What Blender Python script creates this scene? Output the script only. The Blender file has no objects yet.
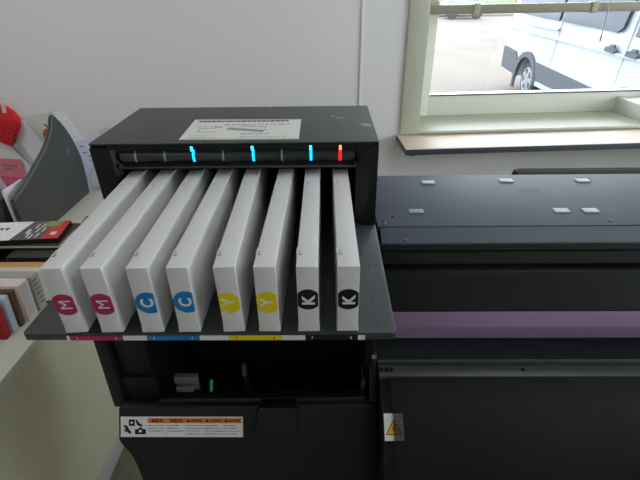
import bpy, bmesh, math, random
from mathutils import Vector, Matrix
random.seed(7)
PI = math.pi
sc = bpy.context.scene
COL = sc.collection
WM = {}                                     # world matrix of every object made here

# ------------------------------------------------------------------ helpers
def lin(c):
    return tuple((v/12.92 if v <= .04045 else ((v+.055)/1.055)**2.4) for v in c)

def mat(name, rgb, rough=.5, metal=0., spec=.5, noise=0., nscale=40., bump=0., bscale=300.,
        emit=None, estr=0., alpha=1., coat=0.):
    m = bpy.data.materials.new(name); m.use_nodes = True
    nt = m.node_tree; b = nt.nodes['Principled BSDF']
    c = lin([v/255. for v in rgb]) + (1.,)
    b.inputs['Base Color'].default_value = c
    b.inputs['Roughness'].default_value = rough
    b.inputs['Metallic'].default_value = metal
    b.inputs['Specular IOR Level'].default_value = spec
    b.inputs['Coat Weight'].default_value = coat
    tc = nt.nodes.new('ShaderNodeTexCoord')
    if noise > 0:
        n = nt.nodes.new('ShaderNodeTexNoise'); n.inputs['Scale'].default_value = nscale
        n.inputs['Detail'].default_value = 6
        nt.links.new(tc.outputs['Object'], n.inputs['Vector'])
        r = nt.nodes.new('ShaderNodeValToRGB')
        r.color_ramp.elements[0].position = .3; r.color_ramp.elements[1].position = .7
        r.color_ramp.elements[0].color = tuple(v*(1-noise) for v in c[:3]) + (1,)
        r.color_ramp.elements[1].color = tuple(min(1, v*(1+noise)) for v in c[:3]) + (1,)
        nt.links.new(n.outputs['Fac'], r.inputs['Fac'])
        nt.links.new(r.outputs['Color'], b.inputs['Base Color'])
    if bump > 0:
        n2 = nt.nodes.new('ShaderNodeTexNoise'); n2.inputs['Scale'].default_value = bscale
        n2.inputs['Detail'].default_value = 3
        nt.links.new(tc.outputs['Object'], n2.inputs['Vector'])
        bp = nt.nodes.new('ShaderNodeBump'); bp.inputs['Strength'].default_value = bump
        bp.inputs['Distance'].default_value = .002
        nt.links.new(n2.outputs['Fac'], bp.inputs['Height'])
        nt.links.new(bp.outputs['Normal'], b.inputs['Normal'])
    if emit:
        b.inputs['Emission Color'].default_value = lin([v/255. for v in emit]) + (1.,)
        b.inputs['Emission Strength'].default_value = estr
    if alpha < 1:
        b.inputs['Alpha'].default_value = alpha
    return m

def nb():
    return bmesh.new()

def box(bm, x0, x1, y0, y1, z0, z1, bev=0., seg=2, mi=0, M=None):
    t = bmesh.new()
    bmesh.ops.create_cube(t, size=1)
    bmesh.ops.scale(t, vec=(x1-x0, y1-y0, z1-z0), verts=t.verts)
    bmesh.ops.translate(t, vec=((x0+x1)/2, (y0+y1)/2, (z0+z1)/2), verts=t.verts)
    if bev > 0:
        bmesh.ops.bevel(t, geom=list(t.edges), offset=bev, segments=seg, affect='EDGES', profile=.6)
    merge(bm, t, mi, M); return bm

def merge(bm, t, mi=0, M=None):
    if M is not None: bmesh.ops.transform(t, matrix=M, verts=t.verts)
    for f in t.faces: f.material_index = mi
    me = bpy.data.meshes.new('tmp'); t.to_mesh(me); t.free()
    bm.from_mesh(me); bpy.data.meshes.remove(me)

def prism(bm, pts, axis, a, b, bev=0., mi=0, M=None):
    """polygon extruded along an axis; pts are the other two coordinates in x,y,z order"""
    t = bmesh.new()
    def mk(p, v):
        return {'x': (v, p[0], p[1]), 'y': (p[0], v, p[1]), 'z': (p[0], p[1], v)}[axis]
    A = [t.verts.new(mk(p, a)) for p in pts]; B = [t.verts.new(mk(p, b)) for p in pts]
    t.faces.new(A); t.faces.new(B[::-1])
    n = len(pts)
    for i in range(n):
        t.faces.new((A[i], B[i], B[(i+1) % n], A[(i+1) % n]))
    bmesh.ops.recalc_face_normals(t, faces=t.faces)
    if bev > 0:
        bmesh.ops.bevel(t, geom=list(t.edges), offset=bev, segments=2, affect='EDGES', profile=.6)
    merge(bm, t, mi, M); return bm

def ribbon(bm, pts, x0, x1, th, mi=0, nx=1):
    """a thin sheet that follows a (y,z) polyline, offset th along its normal, closed"""
    up = []
    for i, p in enumerate(pts):
        a = pts[max(0, i-1)]; b = pts[min(len(pts)-1, i+1)]
        d = Vector((b[0]-a[0], b[1]-a[1])).normalized(); n = Vector((d.y, -d.x))
        if n.y < 0 or (abs(n.y) < 1e-4 and n.x > 0): n = -n
        up.append((p[0]+n.x*th, p[1]+n.y*th))
    prism(bm, list(pts)+up[::-1], 'x', x0, x1, 0, mi); return bm

def cyl(bm, c, axis, r, h, seg=24, mi=0, r2=None, M=None, bev=0.):
    t = bmesh.new()
    bmesh.ops.create_cone(t, cap_ends=True, segments=seg, radius1=r, radius2=r if r2 is None else r2, depth=h)
    if bev > 0:
        bmesh.ops.bevel(t, geom=[e for e in t.edges if len(e.link_faces) == 2 and e.calc_face_angle(0) > 1], offset=bev, segments=2, affect='EDGES')
    R = {'z': Matrix(), 'x': Matrix.Rotation(PI/2, 4, 'Y'), 'y': Matrix.Rotation(-PI/2, 4, 'X')}[axis]
    bmesh.ops.transform(t, matrix=Matrix.Translation(c) @ R, verts=t.verts)
    merge(bm, t, mi, M); return bm

def ring(bm, c, axis, R_, r, mi=0, seg=32, s2=10):
    t = bmesh.new(); vs = []
    for i in range(seg):
        a = 2*PI*i/seg; row = []
        for j in range(s2):
            b = 2*PI*j/s2; q = R_ + r*math.cos(b)
            row.append(t.verts.new((q*math.cos(a), q*math.sin(a), r*math.sin(b))))
        vs.append(row)
    for i in range(seg):
        for j in range(s2):
            t.faces.new((vs[i][j], vs[(i+1) % seg][j], vs[(i+1) % seg][(j+1) % s2], vs[i][(j+1) % s2]))
    Rm = {'z': Matrix(), 'x': Matrix.Rotation(PI/2, 4, 'Y'), 'y': Matrix.Rotation(-PI/2, 4, 'X')}[axis]
    bmesh.ops.transform(t, matrix=Matrix.Translation(c) @ Rm, verts=t.verts)
    merge(bm, t, mi); return bm

def tube(bm, pts, r, seg=8, mi=0):
    t = bmesh.new(); P = [Vector(p) for p in pts]; rings = []
    for i, p in enumerate(P):
        d = (P[min(len(P)-1, i+1)] - P[max(0, i-1)]).normalized()
        u = d.orthogonal().normalized() if i == 0 else (u - d*u.dot(d)).normalized()
        w = d.cross(u)
        rings.append([t.verts.new(p + r*(math.cos(2*PI*k/seg)*u + math.sin(2*PI*k/seg)*w)) for k in range(seg)])
    for a, b in zip(rings, rings[1:]):
        for k in range(seg):
            t.faces.new((a[k], a[(k+1) % seg], b[(k+1) % seg], b[k]))
    t.faces.new(rings[0][::-1]); t.faces.new(rings[-1])
    bmesh.ops.recalc_face_normals(t, faces=t.faces)
    merge(bm, t, mi); return bm

def quad_slab(bm, q, n, th, mi=0):
    """a thin slab on four corner points, thickened along n"""
    t = bmesh.new(); n = Vector(n)
    a = [t.verts.new(Vector(p)) for p in q]; b = [t.verts.new(Vector(p)+n*th) for p in q]
    t.faces.new(a); t.faces.new(b[::-1])
    k = len(q)
    for i in range(k): t.faces.new((a[i], b[i], b[(i+1) % k], a[(i+1) % k]))
    bmesh.ops.recalc_face_normals(t, faces=t.faces)
    merge(bm, t, mi); return bm

def text(bm, body, size, M, mi=0, bold=0., depth=.0002, align='CENTER', xs=1.):
    cu = bpy.data.curves.new('t', 'FONT'); cu.body = body; cu.size = size
    cu.align_x = align; cu.align_y = 'CENTER'; cu.offset = bold; cu.extrude = depth; cu.resolution_u = 6
    o = bpy.data.objects.new('t', cu); COL.objects.link(o)
    dg = bpy.context.evaluated_depsgraph_get()
    me = bpy.data.meshes.new_from_object(o.evaluated_get(dg))
    t = bmesh.new(); t.from_mesh(me)
    if align == 'CENTER' and t.verts:            # true centring on the ink
        xsv = [v.co.x for v in t.verts]; ysv = [v.co.y for v in t.verts]
        bmesh.ops.translate(t, vec=(-(min(xsv)+max(xsv))/2, -(min(ysv)+max(ysv))/2, 0), verts=t.verts)
    bmesh.ops.scale(t, vec=(xs, 1, 1), verts=t.verts)
    bpy.data.objects.remove(o); bpy.data.curves.remove(cu); bpy.data.meshes.remove(me)
    merge(bm, t, mi, M); return bm

def obj(name, bm, mats, parent=None, smooth=True):
    if not isinstance(mats, (list, tuple)): mats = [mats]
    W = WM[parent.name] if parent else Matrix()
    bmesh.ops.transform(bm, matrix=W.inverted(), verts=bm.verts)
    me = bpy.data.meshes.new(name); bm.to_mesh(me); bm.free()
    for m in mats: me.materials.append(m)
    if smooth:
        me.polygons.foreach_set('use_smooth', [True]*len(me.polygons))
        me.set_sharp_from_angle(angle=math.radians(32))
    o = bpy.data.objects.new(name, me); COL.objects.link(o)
    if parent: o.parent = parent
    WM[o.name] = W.copy(); return o

def tag(o, label, cat, group=None):
    o['label'] = label; o['category'] = cat
    if group: o['group'] = group
    return o

def thing(name, label, cat, loc, rz=0., group=None):
    o = bpy.data.objects.new(name, None); COL.objects.link(o)
    o.empty_display_size = .1; o.location = loc; o.rotation_euler = (0, 0, rz)
    WM[o.name] = Matrix.Translation(loc) @ Matrix.Rotation(rz, 4, 'Z')
    return tag(o, label, cat, group)

def struct(name, bm, m, parent=None, smooth=True):
    o = obj(name, bm, m, parent, smooth)
    if not parent: o['kind'] = 'structure'
    return o

def single(name, bm, mats, label, cat, group=None, base=None):
    """a thing of one mesh, its origin moved to its base"""
    o = obj(name, bm, mats)
    vs = o.data.vertices
    if base is None:
        base = Vector((sum(v.co.x for v in vs)/len(vs), sum(v.co.y for v in vs)/len(vs), min(v.co.z for v in vs)))
    o.data.transform(Matrix.Translation(-Vector(base))); o.location = base
    WM[o.name] = Matrix.Translation(base)
    return tag(o, label, cat, group)

# ------------------------------------------------------------------ materials
M_ = {}
M_['wall'] = mat('painted_wall', (230, 228, 225), .75, bump=.25, bscale=120)
M_['lowwall'] = mat('grey_wall_paint', (212, 206, 182), .8, noise=.05, nscale=8, bump=.2, bscale=200)
M_['cap'] = mat('white_laminate', (214, 211, 198), .45)
M_['skirt'] = mat('white_skirting', (190, 190, 182), .5)
M_['floor'] = mat('olive_vinyl', (118, 116, 92), .5, noise=.15, nscale=30)
M_['ceil'] = mat('ceiling_white', (230, 230, 226), .8)
M_['cream'] = mat('cream_paint', (192, 193, 174), .4)
M_['sash'] = mat('sash_white', (236, 238, 224), .35)
M_['sillwood'] = mat('sill_laminate', (228, 208, 188), .4, noise=.05, nscale=9)
M_['silledge'] = mat('sill_dark_edge', (72, 76, 88), .45)
M_['blind'] = mat('blind_khaki', (150, 148, 128), .45)
M_['black'] = mat('black_plastic', (14, 15, 15), .45, spec=.28, bump=.15, bscale=900)
M_['blackgloss'] = mat('black_gloss', (13, 14, 14), .32, spec=.3)
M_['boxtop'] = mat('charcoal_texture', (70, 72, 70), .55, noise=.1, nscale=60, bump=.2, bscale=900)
M_['tray'] = mat('tray_plastic', (46, 51, 53), .45, noise=.14, nscale=16, bump=.15, bscale=900)
M_['bar'] = mat('smoked_bar', (40, 46, 48), .3)
M_['lensoff'] = mat('clear_lens', (150, 155, 155), .25)
M_['blue'] = mat('blue_lamp', (30, 150, 220), .3, emit=(0, 165, 255), estr=2.6)
M_['red'] = mat('red_lamp', (220, 30, 35), .3, emit=(255, 12, 20), estr=2.4)
M_['hot'] = mat('red_lamp_tip', (255, 120, 80), .3, emit=(255, 120, 70), estr=3.0)
M_['hotb'] = mat('blue_lamp_tip', (60, 220, 255), .3, emit=(40, 210, 255), estr=2.6)
M_['cart'] = mat('cartridge_white', (214, 213, 212), .42)
M_['grey'] = mat('mid_grey', (128, 128, 126), .5)
M_['dgrey'] = mat('dark_grey', (64, 66, 66), .5)
M_['mag'] = mat('magenta_ink', (166, 6, 82), .45)
M_['cya'] = mat('cyan_ink', (0, 114, 184), .45)
M_['yel'] = mat('yellow_ink', (222, 202, 8), .45)
M_['ink'] = mat('black_ink', (18, 18, 18), .5, spec=.3)
M_['white'] = mat('label_white', (222, 222, 218), .5)
M_['offwhite'] = mat('label_offwhite', (218, 218, 210), .55)
M_['orange'] = mat('warning_orange', (222, 112, 32), .5)
M_['warnyel'] = mat('warning_yellow', (236, 186, 20), .5)
M_['plate'] = mat('grey_coated_plate', (74, 83, 93), .58, noise=.07, nscale=7, bump=.05, bscale=500)
M_['cover'] = mat('dark_cover', (17, 20, 19), .45, spec=.25, bump=.1, bscale=800)
M_['coverlow'] = mat('dark_lower_cover', (14, 17, 16), .45, spec=.2, bump=.1, bscale=800)
M_['purple'] = mat('purple_plastic', (112, 92, 120), .35)
M_['platen'] = mat('platen_metal', (96, 106, 108), .32, metal=.6, noise=.1, nscale=20)
M_['rail'] = mat('rail_metal', (84, 88, 82), .4, metal=.5)
M_['apron'] = mat('apron_black', (13, 14, 13), .65, spec=.25, bump=.5, bscale=1400)
M_['screw'] = mat('screw_steel', (92, 94, 96), .3, metal=.9)
M_['pad'] = mat('pale_pad', (176, 184, 194), .5)
M_['green'] = mat('green_plastic', (30, 168, 96), .45)
M_['paper'] = mat('paper_white', (242, 242, 246), .7)
M_['paperlav'] = mat('paper_lavender', (222, 222, 246), .7)
M_['paperbei'] = mat('paper_beige', (214, 212, 202), .7)
M_['pink'] = mat('pink_paper', (232, 136, 150), .7, noise=.08, nscale=20)
M_['pink2'] = mat('flower_pink', (236, 100, 140), .7, noise=.3, nscale=60)
M_['redfelt'] = mat('red_felt', (224, 48, 52), .7, bump=.2, bscale=500)
M_['redfelt2'] = mat('red_felt_side', (205, 26, 40), .7, bump=.2, bscale=500)
M_['tape'] = mat('clear_tape', (226, 200, 200), .3)
M_['filegrey'] = mat('file_black', (66, 69, 66), .35, bump=.06, bscale=700)
M_['filerim'] = mat('file_rim', (104, 108, 104), .4)
M_['bookred'] = mat('red_cover', (176, 26, 30), .45)
M_['brown'] = mat('brown_cover', (86, 66, 52), .6)
M_['tan'] = mat('tan_card', (206, 176, 128), .6)
M_['orangecard'] = mat('orange_folder', (216, 162, 96), .6)
M_['bluewhite'] = mat('blue_white_card', (188, 200, 214), .6)
M_['pages'] = mat('page_block', (214, 208, 196), .8, bump=.6, bscale=900)
M_['pinkwhite'] = mat('pink_white_card', (224, 208, 208), .6)
M_['notegrey'] = mat('notebook_grey', (168, 166, 158), .6)
M_['magpic'] = mat('magazine_picture', (84, 80, 80), .3, noise=.6, nscale=70)
M_['maggreen'] = mat('magazine_green', (132, 160, 84), .35)
M_['magred'] = mat('magazine_red', (206, 40, 44), .35)
M_['darkblue'] = mat('dark_page_edge', (30, 40, 38), .6)
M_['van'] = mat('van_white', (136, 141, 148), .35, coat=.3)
M_['cladding'] = mat('van_cladding', (54, 58, 64), .6)
M_['tyre'] = mat('tyre_rubber', (38, 40, 43), .7)
M_['hub'] = mat('hub_silver', (126, 130, 135), .35, metal=.3)
M_['vanglass'] = mat('van_glass', (44, 50, 60), .15, spec=.22)
M_['asphalt'] = mat('pale_asphalt', (90, 81, 72), .9, noise=.12, nscale=.6)
M_['kerb'] = mat('kerb_stone', (100, 94, 88), .9)
M_['grass'] = mat('grass_green', (66, 90, 34), .9, noise=.4, nscale=3)
M_['leaf'] = mat('hedge_leaf', (70, 110, 48), .8, noise=.4, nscale=4)
M_['lampwhite'] = mat('lamp_frame', (225, 225, 222), .4)
M_['cord'] = mat('pale_cord', (200, 194, 172), .6)
M_['cable'] = mat('white_cable', (196, 196, 192), .5)

gl = bpy.data.materials.new('window_glass'); gl.use_nodes = True
nt = gl.node_tree; nt.nodes.remove(nt.nodes['Principled BSDF'])
tr = nt.nodes.new('ShaderNodeBsdfTransparent'); gs = nt.nodes.new('ShaderNodeBsdfGlossy'); gs.inputs['Roughness'].default_value = .02
fr = nt.nodes.new('ShaderNodeFresnel'); fr.inputs['IOR'].default_value = 1.3; mx = nt.nodes.new('ShaderNodeMixShader')
tr.inputs['Color'].default_value = (.97, .98, .98, 1)
nt.links.new(fr.outputs[0], mx.inputs[0]); nt.links.new(tr.outputs[0], mx.inputs[1]); nt.links.new(gs.outputs[0], mx.inputs[2])
nt.links.new(mx.outputs[0], nt.nodes['Material Output'].inputs['Surface'])

mesh_m = bpy.data.materials.new('black_mesh_fabric'); mesh_m.use_nodes = True
nt = mesh_m.node_tree; b = nt.nodes['Principled BSDF']
b.inputs['Specular IOR Level'].default_value = .25; b.inputs['Base Color'].default_value = (.0040, .0045, .0037, 1); b.inputs['Roughness'].default_value = .6
tc = nt.nodes.new('ShaderNodeTexCoord')
ck = nt.nodes.new('ShaderNodeTexNoise'); ck.inputs['Scale'].default_value = 420; ck.inputs['Detail'].default_value = 2
nt.links.new(tc.outputs['Object'], ck.inputs['Vector'])
mr = nt.nodes.new('ShaderNodeMapRange'); mr.inputs['From Min'].default_value = .3; mr.inputs['From Max'].default_value = .7
mr.inputs['To Min'].default_value = .55; mr.inputs['To Max'].default_value = .85
nt.links.new(ck.outputs['Fac'], mr.inputs['Value']); nt.links.new(mr.outputs['Result'], b.inputs['Alpha'])
bp = nt.nodes.new('ShaderNodeBump'); bp.inputs['Strength'].default_value = .6; bp.inputs['Distance'].default_value = .002
nt.links.new(ck.outputs['Fac'], bp.inputs['Height']); nt.links.new(bp.outputs['Normal'], b.inputs['Normal'])

# ------------------------------------------------------------------ the room
AL = math.atan(.06)
MW = Matrix.Translation((0, 1.98, 0)) @ Matrix.Rotation(AL, 4, 'Z')    # back wall: u along it, v outwards, z up
def wbox(bm, u0, u1, v0, v1, z0, z1, bev=0., mi=0):
    return box(bm, u0, u1, v0, v1, z0, z1, bev, 2, mi, MW)
WU0, WU1, WZ0, WZ1 = .415, 1.95, .944, 2.12        # window opening
bm = nb()
wbox(bm, -3.1, WU0, 0, .34, -.02, 2.62); wbox(bm, WU1, 3.1, 0, .34, -.02, 2.62)
wbox(bm, WU0, WU1, 0, .34, -.02, WZ0); wbox(bm, WU0, WU1, 0, .34, WZ1, 2.62)
struct('wall_back', bm, M_['wall'])
bm = nb(); box(bm, -3.2, 3.2, -3.2, 2.6, -.12, 0); struct('floor', bm, M_['floor'])
bm = nb(); box(bm, -3.2, 3.2, -3.2, 2.6, 2.6, 2.7); struct('ceiling', bm, M_['ceil'])
bm = nb(); box(bm, -3.1, -2.95, -3.1, 1.81, 0, 2.6); struct('wall_left', bm, M_['wall'])
bm = nb(); box(bm, -3.1, 3.1, -3.1, -2.95, 0, 2.6); struct('wall_front', bm, M_['wall'])
# the right-hand wall carries a broad window
bm = nb()
box(bm, 2.95, 3.1, -2.95, -.9, 0, 2.6); box(bm, 2.95, 3.1, 1.7, 2.3, 0, 2.6)
box(bm, 2.95, 3.1, -.9, 1.7, 0, .95); box(bm, 2.95, 3.1, -.9, 1.7, 2.3, 2.6)
struct('wall_right', bm, M_['wall'])
bm = nb()
for y in (-.9, .37, 1.64): box(bm, 3.0, 3.06, y, y+.06, .95, 2.3)
box(bm, 3.0, 3.06, -.84, 1.64, .95, 1.01); box(bm, 3.0, 3.06, -.84, 1.64, 2.24, 2.3)
w2 = struct('window_2', bm, M_['sash'])
bm = nb(); box(bm, 3.024, 3.03, -.84, 1.64, 1.01, 2.24); obj('window_pane', bm, gl, w2)
# joint strip on the back wall
bm = nb(); wbox(bm, .141, .152, -.006, 0, .1, 2.59, .002); struct('trim_1', bm, M_['wall'])

# window_1: casing, sash, ledge, pane
bm = nb(); v0 = .25
wbox(bm, .417, .53, v0, v0+.06, .946, WZ1, .004); wbox(bm, WU1-.1, WU1, v0, v0+.06, .946, WZ1, .004)
wbox(bm, .53, WU1-.1, v0, v0+.06, .946, 1.048, .004); wbox(bm, .53, WU1-.1, v0, v0+.06, 2.03, WZ1, .004)
win = struct('window_1', bm, M_['sash'])
bm = nb(); wbox(bm, .53, WU1-.1, v0+.028, v0+.034, 1.048, 2.03); obj('window_pane', bm, gl, win)
bm = nb()
wbox(bm, .334, WU0, -.012, .0, .934, 2.2, .003); wbox(bm, WU0, WU1, -.012, 0, WZ1, 2.2, .003); wbox(bm, WU1, WU1+.08, -.012, 0, .934, 2.2, .003)
wbox(bm, WU0, WU0+.006, 0, v0, .934, WZ1)
obj('window_casing', bm, M_['cream'], win)
bm = nb(); wbox(bm, WU0, WU1, -.014, v0, .934, .947, .002); obj('window_ledge', bm, M_['cream'], win)
bm = nb(); wbox(bm, .531, WU1-.101, v0-.004, v0, 1.044, 1.050); obj('glazing_seal', bm, M_['dgrey'], win)
# wooden sill board
bm = nb(); wbox(bm, .322, WU1+.12, -.205, -.0005, .912, .931, .002)
wbox(bm, .322, WU1+.12, -.208, -.2045, .905, .929, .001, 1)
wbox(bm, .3195, .3225, -.205, -.0005, .907, .929, .001, 1)
sl = struct('trim_2', bm, [M_['sillwood'], M_['silledge']])
bm = nb()
for u in (.345, 1.365): wbox(bm, u, u+.02, -.19, -.02, .895, .912, .002)
obj('sill_bracket', bm, M_['silledge'], sl)

# venetian blind
t = thing('venetian_blind', 'khaki venetian blind half lowered in the window', 'blind', MW @ Vector((1.15, .19, 1.42)), AL)
bm = nb(); wbox(bm, .44, 1.92, .172, .198, 1.411, 1.449, .006); rail = obj('bottom_rail', bm, M_['blind'], t)
for u in (.675, 1.205):
    bm = nb(); wbox(bm, u-.014, u+.014, .166, .204, 1.407, 1.453, .003); obj('rail_clip', bm, mat('clip_beige', (176, 172, 148), .4), rail)
bm = nb()
for i in range(30):
    z = 1.466 + i*.0207
    a = box(nb(), -.735, .735, -.0125, .0125, -.0006, .0006)
    M = MW @ Matrix.Translation((1.18, .185, z)) @ Matrix.Rotation(math.radians(18), 4, 'X')
    merge(bm, a, 0, M)
obj('slat', bm, mat('slat_cream', (206, 204, 186), .4), t)
bm = nb(); wbox(bm, .44, 1.92, .16, .21, 2.08, 2.115, .003); obj('head_rail', bm, M_['blind'], t)
for u in (.675, 1.205):
    for v in (.171, .199):
        bm = nb(); tube(bm, [MW @ Vector((u, v, 1.44)), MW @ Vector((u, v, 2.09))], .0011, 6); obj('ladder_cord', bm, M_['cord'], t)
bm = nb(); tube(bm, [MW @ Vector((1.262, .16, z)) for z in (2.09, 1.6, 1.45)] + [MW @ Vector((1.266, .16, 1.32))], .0022, 6)
cyl(bm, MW @ Vector((1.266, .16, 1.305)), 'z', .006, .03, 12, 0, .003)
obj('pull_cord', bm, M_['cord'], t)

# a low white duct on the ledge
bm = nb(); wbox(bm, 1.497, 1.75, -.008, .249, .947, 1.02, .003)
single('ledge_block', bm, [mat('duct_white', (224, 226, 214), .5)], 'low white box on the window ledge against the sash', 'box')

# ------------------------------------------------------------------ low wall on the left
bm = nb(); box(bm, -1.75, -.806, -.6, 1.87, 0, .688)
struct('wall_low', bm, M_['lowwall'])
bm = nb(); box(bm, -1.75, -.797, -.6, 1.868, .688, .72, .003); struct('trim_3', bm, M_['cap'])
bm = nb(); box(bm, -.806, -.794, -.6, 1.87, 0, .07, .003); struct('baseboard_left', bm, M_['skirt'])

# ------------------------------------------------------------------ ceiling lamps
lampm = mat('lamp_diffuser', (240, 240, 235), .5, emit=(250, 252, 255), estr=6.2)
for k, (x, y) in enumerate(((-1.2, .85), (.9, .85), (-1.2, -1.6), (1.1, -1.6))):
    t = thing('ceiling_light', 'square white ceiling panel lamp above the low wall' if k == 0 else 'square white ceiling panel lamp', 'light', (x, y, 2.56), 0, 'ceiling panel lamps')
    t['label'] = ('white ceiling panel lamp nearest the low wall and window', 'white ceiling panel lamp above the long printer', 'white ceiling panel lamp at the rear left corner', 'white ceiling panel lamp at the rear right corner')[k]
    bm = nb()
    for a in ((-.3, -.28, -.3, .3), (.28, .3, -.3, .3), (-.28, .28, -.3, -.28), (-.28, .28, .28, .3)):
        box(bm, x+a[0], x+a[1], y+a[2], y+a[3], 2.56, 2.6)
    obj('frame', bm, M_['lampwhite'], t)
    bm = nb(); box(bm, x-.28, x+.28, y-.28, y+.28, 2.575, 2.6); obj('diffuser', bm, lampm, t)

# ------------------------------------------------------------------ the printer
T = 1.165                                           # top of the cartridge tray
pr = thing('large_format_printer', 'large black wide-format inkjet printer with lit ink cartridge bay', 'printer', (.5, .78, 0))
# --- ink cabinet
bx0, bx1, by0, by1, bz1 = -.397, .086, .704, .945, 1.320
bm = nb()
box(bm, bx0, bx1, by0+.004, by1, 1.312, bz1, .003)
prism(bm, [(bx0, by0), (bx0+.034, by0), (bx0+.043, by0+.012), (bx0+.043, by1), (bx0, by1)], 'z', T, 1.314, .0012)
prism(bm, [(bx1, by0), (bx1-.016, by0), (bx1-.036, by0+.010), (bx1-.036, by1), (bx1, by1)], 'z', 1.158, 1.314, .0012)
box(bm, bx0+.03, bx1-.012, by0, by0+.02, 1.310, 1.3185, .0015)          # lip above the bar
box(bm, bx0+.04, bx1-.03, by0+.008, by0+.03, 1.30, 1.314)
box(bm, bx0+.04, bx1-.03, by0+.03, by0+.04, 1.270, 1.312)
box(bm, bx0+.04, bx1-.034, by0+.012, by0+.035, 1.2715, 1.283, .001)     # shelf under the bar
box(bm, bx0, bx1, by1-.012, by1, 1.152, 1.314)
cab = obj('ink_cabinet', bm, M_['black'], pr)
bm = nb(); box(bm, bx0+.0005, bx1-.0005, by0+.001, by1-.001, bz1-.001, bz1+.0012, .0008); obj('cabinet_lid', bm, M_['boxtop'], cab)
bm = nb()
cyl(bm, (-.1525, by0+.016, 1.2955), 'x', .0125, .398, 32, bev=.002)
bmesh.ops.scale(bm, vec=(1, 1, 1), verts=bm.verts)
obj('indicator_bar', bm, M_['bar'], cab)
bm = nb()
for a in ((-.3545, -.3515), (.0465, .0495)): box(bm, a[0], a[1], by0+.002, by0+.012, 1.277, 1.284)
box(bm, -.3515, .0465, by0+.003, by0+.0115, 1.2765, 1.2792, .0005)
obj('bar_ledge', bm, M_['dgrey'], cab)
ledx = (-.324, -.274, -.225, -.175, -.124, -.076, -.027, .022)
state = ('off', 'off', 'blue', 'off', 'blue', 'off', 'blue', 'red')
for x, s in zip(ledx, state):
    bm = nb(); pts = []
    for k in range(11):
        a = math.radians(70 + 150*k/10)
        pts.append((by0+.016 + .0133*math.cos(a), 1.2955 + .0133*math.sin(a)))
    inner = [(by0+.016 + .0118*math.cos(math.radians(70+150*k/10)), 1.2955 + .0118*math.sin(math.radians(70+150*k/10))) for k in range(11)]
    hw = .0016 if s == 'off' else .0021
    prism(bm, pts + inner[::-1], 'x', x-hw, x+hw)
    if s == 'off':
        cyl(bm, (x, by0+.0005, 1.3125), 'y', .0022, .003, 12, 1)
        o = obj('indicator_lamp', bm, [M_['lensoff'], M_['ink']], cab)
    else:
        box(bm, x-.0021, x+.0021, by0-.0013, by0+.0032, 1.3075, 1.3155, .0008, 2, 1)
        o = obj('indicator_lamp', bm, [M_[s], M_['hotb' if s == 'blue' else 'hot']], cab)
        o['label'] = 'indicator lamp lit ' + s
# instruction label on the lid
zl = bz1 + .0012
bm = nb(); q = [(-.250, .722, zl), (-.047, .720, zl), (-.049, .843, zl), (-.254, .847, zl)]
quad_slab(bm, q, (0, 0, 1), .0003, 0)
zt = zl+.0003
def dash(x0, x1, y, h, mi, hgt=.0002):
    box(bm, x0, x1, y-h/2, y+h/2, zt, zt+hgt, 0, 1, mi)
rr = random.Random(3)
for (ya, xa, xb, hh) in ((.832, -.242, -.072, .0085),):
    x = xa
    while x < xb:
        w = rr.uniform(.004, .011); dash(x, min(xb, x+w), ya, hh, 2); x += w + .0012
for ya, xa, xb in ((.812, -.19, -.065), (.806, -.19, -.075), (.8, -.238, -.20), (.755, -.15, -.10), (.75, -.15, -.105), (.742, -.238, -.2), (.736, -.15, -.07), (.73, -.238, -.19)):
    x = xa
    while x < xb:
        w = rr.uniform(.004, .012); dash(x, min(xb, x+w), ya, .0022, 1); x += w+.003
M = Matrix.Translation((-.145, .778, zt)) @ Matrix.Rotation(math.radians(-14), 4, 'Z')
for a, mi in (((-.035, .035, -.008, .008), 1), ((-.033, .033, .0035, .0068), 3)):
    box(bm, a[0], a[1], a[2], a[3], 0, .0002 if mi == 1 else .0004, 0, 1, mi, M)
box(bm, -.022, .026, -.0015, .0015, 0, .0002, 0, 1, 1, Matrix.Translation((-.135, .797, zt)) @ Matrix.Rotation(math.radians(-12), 4, 'Z'))
for a in ((-.23, -.20, .786, .788), (-.23, -.228, .765, .788), (-.205, -.19, .792, .796), (-.228, -.195, .764, .766)):
    box(bm, a[0], a[1], a[2], a[3], zt, zt+.0002, 0, 1, 1)
for a in ((-.2485, -.0515, .8405, .842), (-.2475, -.0505, .724, .7252)):
    box(bm, a[0], a[1], a[2], a[3], zt, zt+.0002, 0, 1, 1)
obj('instruction_label', bm, [M_['offwhite'], mat('print_grey', (140, 140, 138), .6), mat('print_dark', (60, 60, 60), .6), M_['offwhite']], cab)
bm = nb(); quad_slab(bm, [(.066, .793, zl), (.081, .790, zl), (.081, .806, zl), (.058, .812, zl)], (0, 0, 1), .0003)
obj('sticker_scrap', bm, mat('tape_yellowish', (140, 142, 96), .5), cab)
fleckm = mat('fleck_white', (150, 150, 146), .7)
for (x, y, r) in ((.012, .862, .004), (.02, .85, .003), (.027, .848, .0035), (-.12, .938, .005)):
    bm = nb(); cyl(bm, (x, y, zl+.0003), 'z', r, .0006, 9); obj('paint_fleck', bm, fleckm, cab)

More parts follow.
